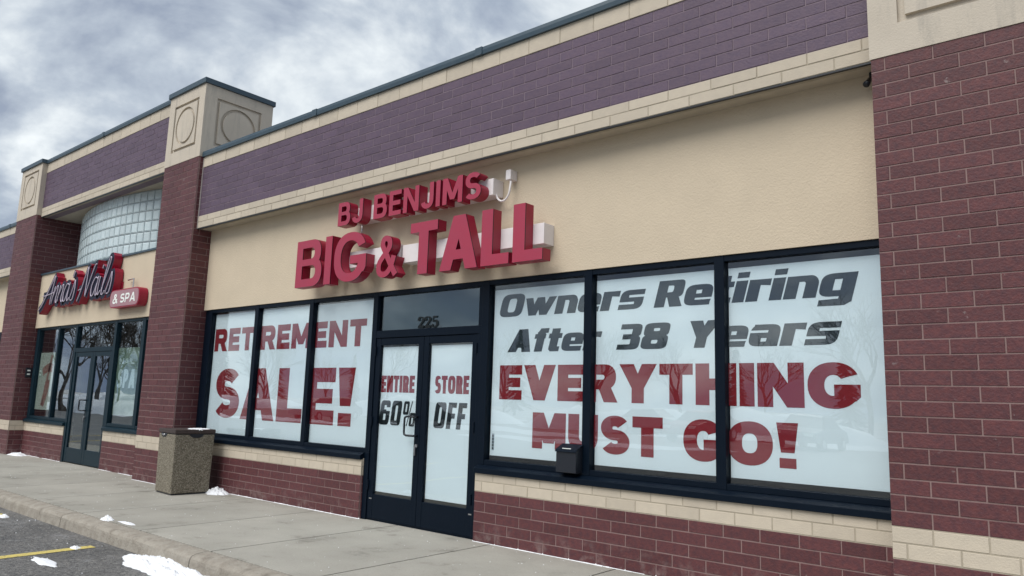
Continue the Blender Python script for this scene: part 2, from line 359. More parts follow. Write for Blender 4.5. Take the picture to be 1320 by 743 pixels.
    if ch == '6':
        return [P_(sup(c, H/2, c, H/2, n)), M_(rc(v, h, W-v, H*.52-h*.35)), M_(rc(v, H*.52+h*.55, W-v, H-h)), M_(rc(W-v-.001, H*.57, W+.01, H*.72))]
    if ch == '8':
        return [P_(sup(c, H*.27, c, H*.275, n)), P_(sup(c, H*.74, c*.97, H*.26, n)), P_(rc(v*.5, H*.4, W-v*.5, H*.6)), M_(sup(c, H*.275, c-v, H*.275-h, n)), M_(sup(c, H*.74, c-v, H*.26-h, n))]
    if ch == '3': return glyph('8', W, H, v, h, n)+[M_(rc(-.01, h, W-v-.001, H/2-h/2)), M_(rc(-.01, H/2+h/2, W-v-.001, H-h)), M_(rc(-.01, -.01, W*.12, H+.01)), M_(rc(-.01, h, c, H-h)), P_(rc(W*.25, H/2-h/2, W*.7, H/2+h/2)), P_(rc(W*.1, 0, c, h)), P_(rc(W*.1, H-h, c, H))]
    if ch == '2':
        k = [(.06, .70), (.14, .90), (.45, .99-.03), (.80, .86), (.82, .66), (.55, .42), (.12, .08)]
        return band(crom([(a*W, b*H) for a, b in k], 5), v, h*.6)+[P_(rc(.02*W, 0, W*.95, h*1.15)), P_([(W*.86, 0), (W*.95, 0), (W, H*.24), (W*.92, H*.24)]), P_(sup(W*.16, H*.72, W*.14, H*.10))]
    if ch == '5':
        k = [(.20, .52), (.50, .62), (.82, .50), (.84, .24), (.55, .05), (.18, .08), (.08, .20)]
        return band(crom([(a*W, b*H) for a, b in k], 5), v, h*.6)+[P_([(.16*W, .50*H), (.26*W, .52*H), (.26*W, H), (.18*W, H)]), P_([(.18*W, H*.84), (.80*W, H*.84), (.9*W, H), (.18*W, H)]), P_(sup(W*.16, H*.22, W*.13, H*.09))]
    X = H*.76      # lower case
    rt = lambda x0, y0, x1, y1, r: [(x0, y0), (x1, y0)]+sup(x1-r, y1-r, r, r, 2, 0, 90, 8, False)+[(x0, y1)]
    if ch == 'n': return [P_(rt(0, 0, W, X, v*.75)), M_(rt(v, -.01, W-v, X-h, v*.2)), P_(rc(0, 0, v, X))]
    if ch == 'r': return [P_(rc(0, 0, v, X)), P_([(v*.5, X-h*1.7), (v, X-h), (W, X-h*1.15), (W, X), (v*.5, X)])]
    if ch == 'i': return [P_(rc(0, 0, W, X)), P_(rc(0, H*.86, W, H*1.06))]
    if ch == 'e': return [P_(sup(c, X/2, c, X/2, 3.6)), M_(rc(v, X*.56, W-v, X-h)), M_(rc(v, h, W+.01, X*.36))]+[P_(rc(c, 0, W*.97, h))]
    if ch == 'a': return [P_(sup(c, X/2, c, X/2, 3.6)), P_(rc(c, 0, W, X*.5)), M_(rc(-.01, X*.62, W-v, X-h)), M_(rc(v, h*.8, W-v, X*.38)), P_(rc(W*.1, X-h, c, X))]
    if ch == 't': return [P_(rc(W*.16, h*.4, W*.16+v, H*.97)), P_(rc(0, X-h, W, X)), P_([(W*.16, h*.5), (W*.16+v*.25, 0), (W*.97, 0), (W*.97, h), (W*.16, h)])]
    if ch == 'f': return [P_(rc(W*.18, 0, W*.18+v, H*.85)), P_(rc(0, X-h, W*.86, X)), P_([(W*.18, H*.8), (W*.18+v*.3, H*1.0), (W, H), (W, H-h), (W*.18, H-h*1.1)])]
    if ch == 'g': return [P_(sup(c, X/2, c, X/2, 3.6)), P_(rc(W-v, -.2*H, W, X)), M_(rc(v, h, W-v, X-h)), P_([(W*.06, -.3*H), (W*.82, -.3*H), (W, -.18*H), (W, -.3*H+h*1.2), (W*.06, -.3*H+h)])]
    if ch == 'w':
        s = v*.92; q = []
        for x0, x1 in ((0, .27), (.5, .27), (.5, .73), (1, .73)):
            a = x0*(W-s); b = x1*(W-s); q.append(P_([(a, X), (a+s, X), (b+s, 0), (b, 0)]))
        return q
    raise KeyError(ch)
RATIO = {'I': .0, '!': .0, 'M': 1.18, 'O': 1.1, 'G': 1.06, 'N': 1.02, 'H': 1., 'V': 1.1, 'Y': 1.06, 'A': 1.12, 'E': .82, 'F': .8, 'L': .76, 'T': .88, 'J': .78, 'S': .9, 'B': .95, 'P': .9, 'R': .97, 'U': .98,
         'w': 1.42, 'n': .92, 'e': .92, 'r': .66, 's': .9, 't': .6, 'i': 0., 'g': .94, 'f': .6, 'a': .92, '3': .95, '8': .98, '6': .98, '0': .98, '%': 1.25, '2': .9, '5': .9, '&': 1.05}
def text(s, x0, x1, z0, H, v, h, gap, space, n=2.2, slant=0., widths=None):
    """-> list of (char, layers) laid out between x0 and x1 (upright widths; slant shears about the baseline)"""
    fixed = 0; flex = 0
    for i, ch in enumerate(s):
        if ch == ' ': fixed += space
        else:
            rt = RATIO[ch]
            if rt == 0.: fixed += v*(1.36 if ch == '!' else 1)
            else: flex += rt
            if i < len(s)-1 and s[i+1] != ' ': fixed += gap
    k = (x1-x0-slant*H*.0-fixed)/flex if flex else 0
    x = x0; o = []
    for i, ch in enumerate(s):
        if ch == ' ': x += space; continue
        W = RATIO[ch]*k if RATIO[ch] else v*(1.36 if ch == '!' else 1)
        lay = glyph(ch, W, H, v, h, n)
        o.append((ch, [(q, [(x+a+slant*b, z0+b) for a, b in p]) for q, p in lay]))
        x += W+(gap if i < len(s)-1 and s[i+1] != ' ' else 0)
    return o
def print_text(parent, mat_, y, *a, **k):
    for ch, lay in text(*a, **k):
        mb = solid(lay, lambda p, q, d: (p, y+d, q), .0012, 0, 0)
        c = (sum(p[0] for p in mb.v)/len(mb.v), y, min(p[2] for p in mb.v))
        mb.build('printed_letter', mat_, parent, c)

# ------------------------------------------------------------------ brickwork
CH = .1016; BLN = .3048; JT = .0095
BRK = {}; BMESH = {}
def brick_mesh(l, hh, m_):
    key = (round(l, 3), round(hh, 4), m_.name)
    if key in BMESH: return BMESH[key]
    a, b, e = l/2, hh/2, .0022; d = .022
    v = [(-a+e, 0, -b+e), (a-e, 0, -b+e), (a-e, 0, b-e), (-a+e, 0, b-e), (-a, e, -b), (a, e, -b), (a, e, b), (-a, e, b), (-a, d, -b), (a, d, -b), (a, d, b), (-a, d, b)]
    f = [(0, 1, 2, 3)]
    for o in (0, 4):
        for i in range(4): j = (i+1) % 4; f.append((o+4+i, o+4+j, o+j, o+i))
    me = bpy.data.meshes.new('brick'); me.from_pydata(v, [], f); me.materials.append(m_); BMESH[key] = me; return me
def course(th, part, name, m_, face, plane, a0, a1, z0, rows, phase=0., hrow=CH, blen=BLN):
    """running bond between a0 and a1. face '-y': wall at y=plane, a along x; '+x': wall at x=plane, a along y"""
    lst = BRK.setdefault(th.name, (th, []))[1]
    for r in range(rows):
        ph = phase+(blen/2 if r % 2 else 0)
        k = math.floor((a0-ph)/blen)
        while True:
            s = max(a0, ph+k*blen); t = min(a1, ph+(k+1)*blen); k += 1
            if s >= a1-.001: break
            if t-s < .03: continue
            ctr = (s+t)/2; l = t-s-JT; z = z0+(r+.5)*hrow
            P = (ctr, plane+random.uniform(-.0015, .0015), z) if face == '-y' else (plane+random.uniform(-.0015, .0015), ctr, z)
            lst.append((P, l, hrow-JT, face, m_, part, name))
def flush_bricks(limit=300, minpx=8.5):
    for th, lst in BRK.values():
        sc = []
        for P, l, hh, face, m_, part, name in lst:
            ax = Vector((l/2, 0, 0)) if face == '-y' else Vector((0, l/2, 0))
            a = pj(Vector(P)-ax); b = pj(Vector(P)+ax); s = 0
            if a and b and max(a[0], b[0]) > 0 and min(a[0], b[0]) < 1320:
                yy = (a[1]+b[1])/2
                if -15 < yy < 760: s = abs(b[0]-a[0])
            sc.append(s)
        order = sorted(range(len(lst)), key=lambda i: -sc[i]); used = {}
        rest = {}
        for i in order:
            P, l, hh, face, m_, part, name = lst[i]
            if sc[i] >= minpx and used.get(name, 0) < limit:
                used[name] = used.get(name, 0)+1
                o = link(bpy.data.objects.new(name, brick_mesh(l, hh, m_)), part, P)
                if face == '+x': o.rotation_euler.z = R(90)
            else: rest.setdefault(name, []).append(lst[i])
        for name, rl in rest.items():
            mb = MB(); mats = []
            for P, l, hh, face, m_, part, nm in rl:
                if m_ not in mats: mats.append(m_)
                me = brick_mesh(l, hh, m_)
                vv = [v.co.copy() for v in me.vertices]
                if face == '+x': vv = [Vector((-q.y, q.x, q.z)) for q in vv]
                mb.raw([q+Vector(P) for q in vv], [tuple(p.vertices) for p in me.polygons], mats.index(m_))
            o = mb.build('remaining_'+name+'s', mats, th); o['kind'] = 'stuff'

# ------------------------------------------------------------------ ground
ZL = -.153; KY = -2.39; KJ = -2.206
struct(MB().face([(-400, -400, ZL-.03), (400, -400, ZL-.03), (400, 400, ZL-.03), (-400, 400, ZL-.03)]).build('ground', mat('snowy_ground', (.62, .63, .65), .9, .02, 2, .8, .12, tint=(.22, .20, .15))))
lot = struct(MB().face([(-160, -44, ZL), (60, -44, ZL), (60, KY+.05, ZL), (-160, KY+.05, ZL)]).build('parking_lot', AS))
for i in range(14):
    x = -6.98+(i-7)*2.75
    MB().face([(x-.07, -7.6, ZL+.004), (x+.07, -7.6, ZL+.004), (x+.065, -2.56, ZL+.004), (x-.065, -2.56, ZL+.004)]).build('painted_line', YP, lot, (x, -5, ZL+.004))
walk = struct(MB().box(-45, 14, KJ, .3, ZL-.02, -.02).build('sidewalk', mat('joint_dirt', (.05, .045, .04), .95)))
JX = [-8.285, -6.762, -5.323, -3.86]
xs = [-8.285-1.5*k for k in range(24, 0, -1)]+JX+[-3.86+1.49*k for k in range(1, 11)]
for a, b in zip(xs, xs[1:]):
    MB().box(a+.010, b-.010, KJ+.010, .06, -.06, 0).build('paving_slab', CW, walk, ((a+b)/2, -1, 0), bevel=.003)
kerb = struct(MB().box(-45, 14, KY+.02, KJ, ZL-.06, -.03).build('kerb', KB))
kx = [-44+3.02*k for k in range(20)]; off = -5.345-min(kx, key=lambda q: abs(q+5.345)); kx = [q+off for q in kx]
for a, b in zip(kx, kx[1:]):
    mb = MB(); n = 16; prof = [(KJ-.012, -.16), (KJ-.012, -.002), (KJ-.06, -.004), (KY+.05, -.010), (KY+.022, -.020), (KY+.006, -.040), (KY, -.065), (KY-.008, ZL-.03)]
    v = []
    for i in range(n+1):
        x = a+.006+(b-a-.012)*i/n
        for j, (y, z) in enumerate(prof):
            q = noise.noise(Vector((x*2.3, j*.6, 1)))*.005+noise.noise(Vector((x*9, j*.9, 4)))*.004
            v.append((x, y+(q if 3 <= j else 0), z+(q*.7-.004 if 3 <= j <= 6 else 0)))
    k = len(prof); f = [(i*k+j, i*k+j+1, (i+1)*k+j+1, (i+1)*k+j) for i in range(n) for j in range(k-1)]+[tuple(range(k-1, -1, -1)), tuple(range(n*k, n*k+k))]
    mb.raw(v, f).build('kerb_stone', KB, kerb, ((a+b)/2, KY, 0))

# ------------------------------------------------------------------ pillars
def cap_panel(parent, face, plane, a0, a1, z0, z1, pa0, pa1, pz0, pz1):
    """face plate with a grooved square and a grooved disc; two plates so that the grooves are real"""
    g = .032; to = (lambda p, q, d: (p, plane+d, q)) if face == '-y' else (lambda p, q, d: (plane-d, p, q))
    cxp, czp = (pa0+pa1)/2, (pz0+pz1)/2; r = min(pa1-pa0, pz1-pz0)*.335
    lay = [('+', rc(a0, z0, a1, z1)), ('-', rc(pa0, pz0, pa1, pz1)), ('+', rc(pa0+.05, pz0+.05, pa1-.05, pz1-.05)), ('-', sup(cxp, czp, r+.05, r+.05, seg=48)), ('+', sup(cxp, czp, r, r, seg=48))]
    mb = solid(lay, to, g, 0, 0)
    return mb
def pillar(label, x0, x1, yf, ysd, zcap, ztop, yback, capfrom, full_side):
    t = thing('brick_pillar', label, 'pillar', ((x0+x1)/2, yf, 0), 'brick pillars between the shops')
    core = MB().box(x0+.004, x1-.004, yf+.004, yback, -.05, zcap).build('shaft', MR, t)
    MB().box(x0+.003, x1-.003, yf+.003, yf+.5, 5*CH-.003, 7*CH+.003).build('mortar_band', MB_, core)
    for z0, rows, m_, nm in ((0, 5, BR, 'brick'), (5*CH, 2, BB, 'beige_block')):
        course(t, core, nm, m_, '-y', yf, x0, x1, z0, rows, x0+.092+(.1524 if z0 == 0 else 0))
        course(t, core, nm, m_, '+x', x1, yf+.022-JT/2, ysd, z0, rows, yf+.12)
    rows = int(round((zcap-7*CH)/CH)); hr = (zcap-7*CH)/rows
    course(t, core, 'brick', BR, '-y', yf, x0, x1, 7*CH, rows, x0+.245, hr)
    course(t, core, 'brick', BR, '+x', x1, yf+.022-JT/2, ysd, 7*CH, rows, yf+.12, hr)
    hd = .09; g = .032
    capo = MB().box(x0-.004+g, x1+.004-g, yf-.006+g, (.953 if capfrom else yback), zcap, ztop-hd).build('capital', EI, t)
    yb = .953
    px = (x0+.225, x1-.195)
    cap_panel(t, '-y', yf-.006, x0-.004, x1+.004, zcap-.002, ztop-hd, x0+.19, x1-.19, zcap+.226, min(zcap+.226+(x1-x0-.38), ztop-hd-.12)).build('face_panel', EI, capo)
    if capfrom:
        mb = cap_panel(t, '+x', x1+.004, yf-.006+g+.001, yb, zcap-.002, ztop-hd, yf+.21, yf+1.03, zcap+.235, zcap+1.06); mb.build('face_panel', EI, capo)
    MB().box(x0-.035, x1+.035, yf-.04, (yb if capfrom else yback)+.03, ztop-hd, ztop).build('coping', COP, capo, bevel=.006)
    return t
p1 = pillar('brick pillar at the right edge with wide brick courses and a low beige panel capital', 0.0, 1.22, -.428, .02, 39*CH, 5.44, .25, False, False)
p2 = pillar('tall brick pillar behind the pebbled bin with a beige tower capital rising above the roofs', -11.376, -10.16, -.295, .10, 5.253, 6.597, .95, True, True)
p3 = pillar('far left brick pillar beside the nail salon with a small plate on its side', -18.6, -17.31, -.355, .64, 5.253, 6.54, .9, True, True)

# ------------------------------------------------------------------ shop units
def parapet(t, x0, x1, yf, zl, ncourse, ztop, phase, zbrick=None, m_=None):
    """lintel of two beige courses, brick field, beige top course, metal coping, soffit"""
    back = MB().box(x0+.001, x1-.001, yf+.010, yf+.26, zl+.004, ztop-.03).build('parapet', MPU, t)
    MB().box(x0+.002, x1-.002, yf+.004, yf+.1, zl+.002, zl+2*CH-.004).build('mortar_band', MB_, back)
    MB().box(x0+.002, x1-.002, yf+.004, yf+.1, zl+(2+ncourse)*CH+.004, ztop-.04).build('mortar_band', MB_, back)
    course(t, back, 'beige_block', BB, '-y', yf, x0, x1, zl, 2, phase, CH, .4064)
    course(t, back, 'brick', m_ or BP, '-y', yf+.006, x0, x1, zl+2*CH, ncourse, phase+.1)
    zt = zl+(2+ncourse)*CH; course(t, back, 'beige_block', BB, '-y', yf, x0, x1, zt, 1, phase+.2, ztop-zt-.02, .4064)
    MB().prism([(yf-.03, ztop-.085), (yf+.30, ztop-.085), (yf+.30, ztop-.008), (yf-.03, ztop), (yf-.036, ztop-.04)], x0, x1).build('coping', COP, back)
    nx = int((x1-x0)/3.05); 
    for i in range(1, nx+1): box('coping_seam', COP, back, x0+i*3.05-.05, x0+i*3.05+.05, yf-.041, yf+.2, ztop-.088, ztop+.004)
    MB().box(x0+.002, x1-.002, yf+.001, yf+.03, zl-.014, zl-.002).build('lintel_angle', DK, back)
    return back
def frame_bars(mb, y0, y1, xs_, z0, z1, head, bot):
    for a, b in xs_: mb.box(a, b, y0, y1, z0, z1)
    xa, xb = xs_[0][1], xs_[-1][0]
    for i in range(len(xs_)-1):
        a, b = xs_[i][1], xs_[i+1][0]
        mb.box(a, b, y0+.004, y1, z1-head, z1-.001); mb.box(a, b, y0+.004, y1, z0+.001, z0+bot)
    return mb
def window(t, mullions, y, z0, z1, m_=FR, gm=GL, bead=True, name='window'):
    fr = frame_bars(MB(), y, y+.10, mullions, z0, z1, .052, .052).build(name, m_, t, bevel=.003)
    for i in range(len(mullions)-1):
        a, b = mullions[i][1], mullions[i+1][0]
        MB().box(a-.008, b+.008, y+.046, y+.052, z0+.046, z1-.046).build('pane', gm, fr, ((a+b)/2, y+.05, z0))
    return fr
SHOP = thing('clothing_shop', 'wide tan stucco clothing shop front with dark framed windows and sale banners', 'shop', (-5.1, 0, 0))
X2, X1 = -10.16, 0.0
YS = .027
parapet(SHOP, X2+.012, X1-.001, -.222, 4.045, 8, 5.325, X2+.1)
MB().box(X2+.002, X2+.0115, -.226, .03, 4.047, 5.23).build('expansion_joint', SEA, SHOP)
MB().box(X2, X1, -.205, YS+.02, 4.048, 4.085).build('soffit', SF, SHOP)
MB().box(X2+.004, X1+.1, YS, .32, 2.742, 4.05).build('sign_band', ST, SHOP)
def base_wall(t, x0, x1, y, ph, ends=True):
    b = MB().box(x0+.004, x1-.004, y+.004, y+.18, -.05, 7*CH-.014).build('base_wall', MR, t)
    MB().box(x0+.003, x1-.003, y+.003, y+.17, 5*CH-.003, 7*CH-.012).build('mortar_band', MB_, b)
    course(t, b, 'brick', BR, '-y', y, x0, x1, 0, 5, ph); course(t, b, 'beige_block', BB, '-y', y, x0, x1, 5*CH, 2, ph+.1)
    if ends:
        course(t, b, 'brick', BR, '+x', x1, y+.022-JT/2, y+.18, 0, 5, y+.2); course(t, b, 'beige_block', BB, '+x', x1, y+.022-JT/2, y+.18, 5*CH, 2, y+.2)
    return b
base_wall(SHOP, X2, -5.955, 0, X2); base_wall(SHOP, -4.10, X1+.01, 0, -4.10, False)
YF = .038
def sill(parent, x0, x1, y, m_=FR):
    MB().prism([(y-.028, .692), (y+.16, .692), (y+.16, .776), (y+.03, .776), (y-.028, .745)], x0, x1).build('sill', m_, parent, bevel=.004)
wl = window(SHOP, [(-10.0, -9.91), (-8.66, -8.57), (-7.30, -7.215), (-5.955, -5.87)], YF, .776, 2.74)
sill(wl, X2+.004, -5.957, 0)
MB().box(X2+.004, -10.002, YF+.03, YF+.1, .776, 2.74).build('filler_panel', FR, wl)
wr = window(SHOP, [(-4.115, -4.02), (-2.78, -2.69), (-1.43, -1.34), (-.085, .05)], YF, .776, 2.74)
sill(wr, -4.098, -.002, 0)
# door frame, transom, two leaves
dfo = MB().box(-5.8695, -4.1155, YF+.002, YF+.10, 2.165, 2.254).build('door_frame', FR, SHOP, bevel=.003)
for nm, a in (('jamb', (-5.955, -5.872, YF-.002, YF+.11, 0, .7755)), ('jamb', (-4.113, -4.02, YF-.002, YF+.11, 0, .7755)), ('head_bar', (-5.8695, -4.1155, YF+.002, YF+.1, 2.686, 2.739)),
              ('threshold', (-5.8695, -4.1155, YF+.02, YF+.12, -.01, .016)), ('jamb', (-4.1675, -4.1155, YF+.003, YF+.10, .017, 2.164)), ('jamb', (-4.1675, -4.1155, YF+.003, YF+.10, 2.255, 2.685))):
    MB().box(*a).build(nm, FR, dfo, bevel=.003)
tp = MB().box(-5.872, -4.165, YF+.046, YF+.052, 2.25, 2.69).build('pane', GT, dfo, (-5, YF+.05, 2.25))
MB().box(-5.868, -4.169, YF+.085, YF+.09, 2.256, 2.684).build('backing_panel', mat('transom_film', (.10, .12, .13), .7), dfo)
for ch, lay in text('225', -5.165, -4.835, 2.262, .135, .035, .028, .016, .02, 2.2):
    solid(lay, lambda p, q, d: (p, YF+.036+d, q), .006, 0, 0).build('digit', PB, dfo)
def leaf(parent_thing, x0, x1, y, z1, m_, gm, zg0, zg1, st, handle_side, hx):
    lf = MB().box(x0, x0+st, y, y+.045, .02, z1).box(x1-st, x1, y, y+.045, .02, z1).box(x0+st, x1-st, y+.002, y+.043, .02, zg0).box(x0+st, x1-st, y+.002, y+.043, zg1, z1).build('door', m_, parent_thing, ((x0+x1)/2, y, 0), bevel=.003)
    MB().box(x0+st-.006, x1-st+.006, y+.019, y+.025, zg0-.006, zg1+.006).build('pane', gm, lf)
    return lf
YD = YF+.012
ll = leaf(SHOP, -5.867, -5.022, YD, 2.160, FR, GL, .30, 2.075, .088, 1, 0)
lr = leaf(SHOP, -5.017, -4.171, YD, 2.160, FR, GL, .30, 2.075, .082, -1, 0)
def pull(parent, x0, x1, y, z0, z1, m_):
    r = .035
    P = [(x1, y+.005, z1), (x1, y-.05, z1), (x1-.02, y-.062, z1), (x0+r, y-.064, z1), (x0+.006, y-.064, z1-.012), (x0, y-.064, z1-r), (x0, y-.064, z0+r), (x0+.006, y-.064, z0+.012), (x0+r, y-.064, z0), (x1-.02, y-.062, z0), (x1, y-.05, z0), (x1, y+.005, z0)]
    MB().tube(P, .0125, 8).build('handle', m_, parent, smooth=True)
pull(ll, -5.215, -5.062, YD, 1.02, 1.235, DK)
MB().tube([(-5.062, YD-.012, .905), (-5.062, YD+.004, .905)], .022, 12).box(-5.068, -5.056, YD-.03, YD-.006, .80, .90).build('lock', MT, ll)
for d_, x in ((ll, -5.835), (lr, -4.215)): box('floor_bolt', MT, d_, x, x+.045, YD-.004, YD+.01, .245, .258)
for x in (-5.86, -4.18):
    for z in (.35, 1.1, 1.95): MB().tube([(x, YD-.012, z), (x, YD-.012, z+.11)], .012, 8).build('hinge', FR, ll if x < -5 else lr)
# room behind
MB().box(X2-.1, 1.2, 7, 7.1, 0, 4).box(-10.3, -10.2, .3, 7, 0, 4).box(1.2, 1.3, .3, 7, 0, 4).build('room_wall', IW, SHOP)
MB().box(-10.2, 1.2, .2, 7, -.2, -.005).build('room_floor', IFL, SHOP); MB().box(-10.2, 1.2, .33, 7, 3.0, 3.1).build('room_ceiling', IW, SHOP)
MB().box(X2, 1.1, .04, 14, 4.55, 4.7).build('roof', RO, SHOP); MB().box(X2, 1.1, 13.8, 14, 0, 4.54).box(1.3, 1.5, .33, 13.8, 0, 4.54).build('rear_wall', MR, SHOP)
lamp = MB().tube([(-.10, -.02, 4.045), (-.10, -.02, 4.0)], .010, 8).tube([(-.10, -.02, 4.0), (-.11, -.06, 3.955), (-.115, -.09, 3.93)], [.014, .022, .026], 12).build('soffit_lamp', DK, None, (-.10, -.02, 3.93), smooth=True)
tag(lamp, 'small dark lamp under the beige lintel next to the right brick pillar', 'lamp')

# ------------------------------------------------------------------ banners behind the glass
YB = YF+.075
b = thing('window_banner', 'white banner reading RETIREMENT SALE behind the three left panes', 'banner', (-8, YB, .8), 'sale banners in the windows')
for x0, x1 in ((-9.90, -8.665), (-8.56, -7.305), (-7.21, -5.96)): MB().box(x0, x1, YB, YB+.002, .80, 2.665).build('sheet', WH, b, ((x0+x1)/2, YB, .8))
print_text(b, PR, YB-.002, 'RETIREMENT', -9.875, -6.15, 2.08, .352, .115, .092, .045, .12)
print_text(b, PR, YB-.002, 'SALE!', -9.73, -6.315, 1.065, .745, .255, .19, .055, .12)
b = thing('window_banner', 'white banner announcing EVERYTHING MUST GO behind the three right panes', 'banner', (-2, YB, .8), 'sale banners in the windows')
for x0, x1 in ((-4.0, -2.785), (-2.68, -1.435), (-1.33, .06)): MB().box(x0, x1, YB, YB+.002, .875, 2.635).build('sheet', WH, b, ((x0+x1)/2, YB, .8))
print_text(b, PG, YB-.002, 'Owners Retiring', -3.94, -.325, 2.335, .242, .104, .048, .014, .13, 4.2, .27)
print_text(b, PG, YB-.002, 'After 38 Years', -3.80, -.46, 1.957, .238, .102, .048, .018, .18, 4.2, .27)
print_text(b, PR, YB-.002, 'EVERYTHING', -3.895, -.295, 1.462, .358, .128, .098, .026, .1)
print_text(b, PR, YB-.002, 'MUST GO!', -3.435, -.77, .985, .356, .128, .098, .03, .20)
box('product_tag', mat('tag_blue', (.25, .32, .36), .6), b, -3.975, -3.945, YB-.003, YB-.001, .93, 1.10)
for i in range(5): box('tag_mark', PG, b, -3.972, -3.948, YB-.005, YB-.0035, .94+i*.032, .958+i*.032)
YDB = YD+.04
for lab, xa, xb, l1, l2, xt, xu, x3, x4 in (('white door sheet reading ENTIRE 60% on the left door leaf', -5.80, -5.14, 'ENTIRE', '60%', -5.775, -5.185, -5.79, -5.13), ('white door sheet reading STORE OFF on the right door leaf', -4.925, -4.255, 'STORE', 'OFF', -4.845, -4.315, -4.85, -4.335)):
    b = thing('door_banner', lab, 'banner', ((xa+xb)/2, YDB, .34), 'sale sheets on the doors')
    MB().box(xa, xb, YDB, YDB+.0015, .335, 2.055).build('sheet', WH, b)
    print_text(b, PR, YDB-.002, l1, xt, xu, 1.507, .20, .047, .046, .011, .1, 3)
    print_text(b, PB, YDB-.002, l2, x3, x4-.03, 1.12, .29, .066, .056, .030, .1, 6, .13)
# drop box on the mullion
d = thing('drop_box', 'black metal drop box hung on the window mullion right of the doors', 'box', (-2.88, -.05, .79))
MB().prism([(-.075, .795), (YF-.001, .795), (YF-.001, 1.045), (-.06, 1.0), (-.075, .985)], -2.995, -2.765).build('body', DK, d, bevel=.005)
MB().prism([(-.085, .985), (-.062, 1.006), (YF-.002, 1.05), (YF-.002, 1.058), (-.068, 1.012), (-.09, .988)], -3.0, -2.76).build('lid', FR, d)
box('slot_label', PWH, d, -2.93, -2.83, -.0655, -.0635, 1.0145, 1.0215)

# ------------------------------------------------------------------ red channel letter signs
def sign_letters(t, lay_list, yfront, depth):
    for ch, lay in lay_list:
        lay = [(q, p) for q, p in lay]
        mb = solid(lay, lambda p, q, d: (p, yfront+d, q), depth, 0, 1, .016)
        c = (sum(p[0] for p in mb.v)/len(mb.v), yfront+depth/2, min(p[2] for p in mb.v))
        mb.build('letter', [SR, SD, STR], t, c)
YL = -.28; DP = .135
s1 = thing('channel_letter_sign', 'red raised letters BIG & TALL on the tan wall', 'sign', (-5.1, YS, 2.83), 'red letter signs above the doors')
MB().box(-6.9, -5.3, YL+DP+.002, YS-.001, 3.05, 3.255).build('raceway', SW, s1, bevel=.004)
MB().box(-5.26, -3.155, YL+DP+.002, YS-.001, 3.02, 3.235).build('raceway', SW, s1, bevel=.004)
sign_letters(s1, text('BIG', -7.215, -5.765, 2.845, .625, .135, .105, .06, .1, 2.3), YL, DP)
sign_letters(s1, text('&', -5.555, -5.215, 2.85, .48, .080, .068, .0, .1), YL, DP)
sign_letters(s1, text('TALL', -4.985, -3.065, 2.828, .602, .155, .115, .05, .1), YL, DP)
s2 = thing('channel_letter_sign', 'smaller red raised letters BJ BENJIMS above the big lettering', 'sign', (-5.1, YS, 3.58), 'red letter signs above the doors')
MB().box(-6.3, -3.86, YL+DP+.002, YS-.001, 3.635, 3.82).build('raceway', SW, s2, bevel=.004)
sign_letters(s2, text('BJ BENJIMS', -6.37, -3.915, 3.578, .302, .066, .054, .040, .21, 2.3), YL, DP)
arc = [(-3.875, -.08, 3.70)]+[(-3.775+.10*math.cos(R(a)), -.08, 3.70+.135*math.sin(R(a))) for a in range(190, 361, 17)]+[(-3.675, -.07, 3.75), (-3.69, -.05, 3.80)]
MB().tube(arc, .0115, 8).build('conduit', SW, s2, smooth=True)
MB().box(-3.735, -3.665, -.09, YS-.002, 3.79, 3.90).build('junction_box', SW, s2, bevel=.006)
MB().tube([(-6.1, -.1, 3.63), (-6.1, -.1, 3.45)], .012, 8).build('feed_pipe', MT, s2, smooth=True)

# ------------------------------------------------------------------ nail salon
NS = thing('nail_salon', 'nail salon unit with a curved glass block wall above its entrance', 'shop', (-14.3, 0, 0))
XA, XB = -17.31, -11.376; YN = -.09
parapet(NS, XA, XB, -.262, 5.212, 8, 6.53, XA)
MB().box(XA, XB, -.245, .9, 5.217, 5.25).build('soffit', SF, NS)
MB().box(XA+.002, XB-.002, YN, .10, 2.72, 3.90).build('sign_band', ST, NS)
MB().prism([(YN-.03, 3.90), (.62, 3.90), (.62, 3.975), (YN-.03, 3.935)], XA+.003, XB-.003).build('ledge', COP, NS)
cxd, cyd, Rd = -14.343, 7.40, 7.40
drum = MB(); na = 30; aw = math.asin((XB-cxd)/Rd)
for i in range(na):
    a0 = -aw+2*aw*i/na; a1 = -aw+2*aw*(i+1)/na; rr = Rd-.008
    p = [(cxd+rr*math.sin(a), cyd-rr*math.cos(a)) for a in (a0, a1)]
    drum.raw([(p[0][0], p[0][1], 3.9), (p[1][0], p[1][1], 3.9), (p[1][0], p[1][1], 5.216), (p[0][0], p[0][1], 5.216)], [(0, 1, 2, 3)])
dr = drum.build('glass_block_wall', GJ, NS)
zr = [3.94, 3.993]+[3.993+.2032*k for k in range(1, 7)]
gbm = {}
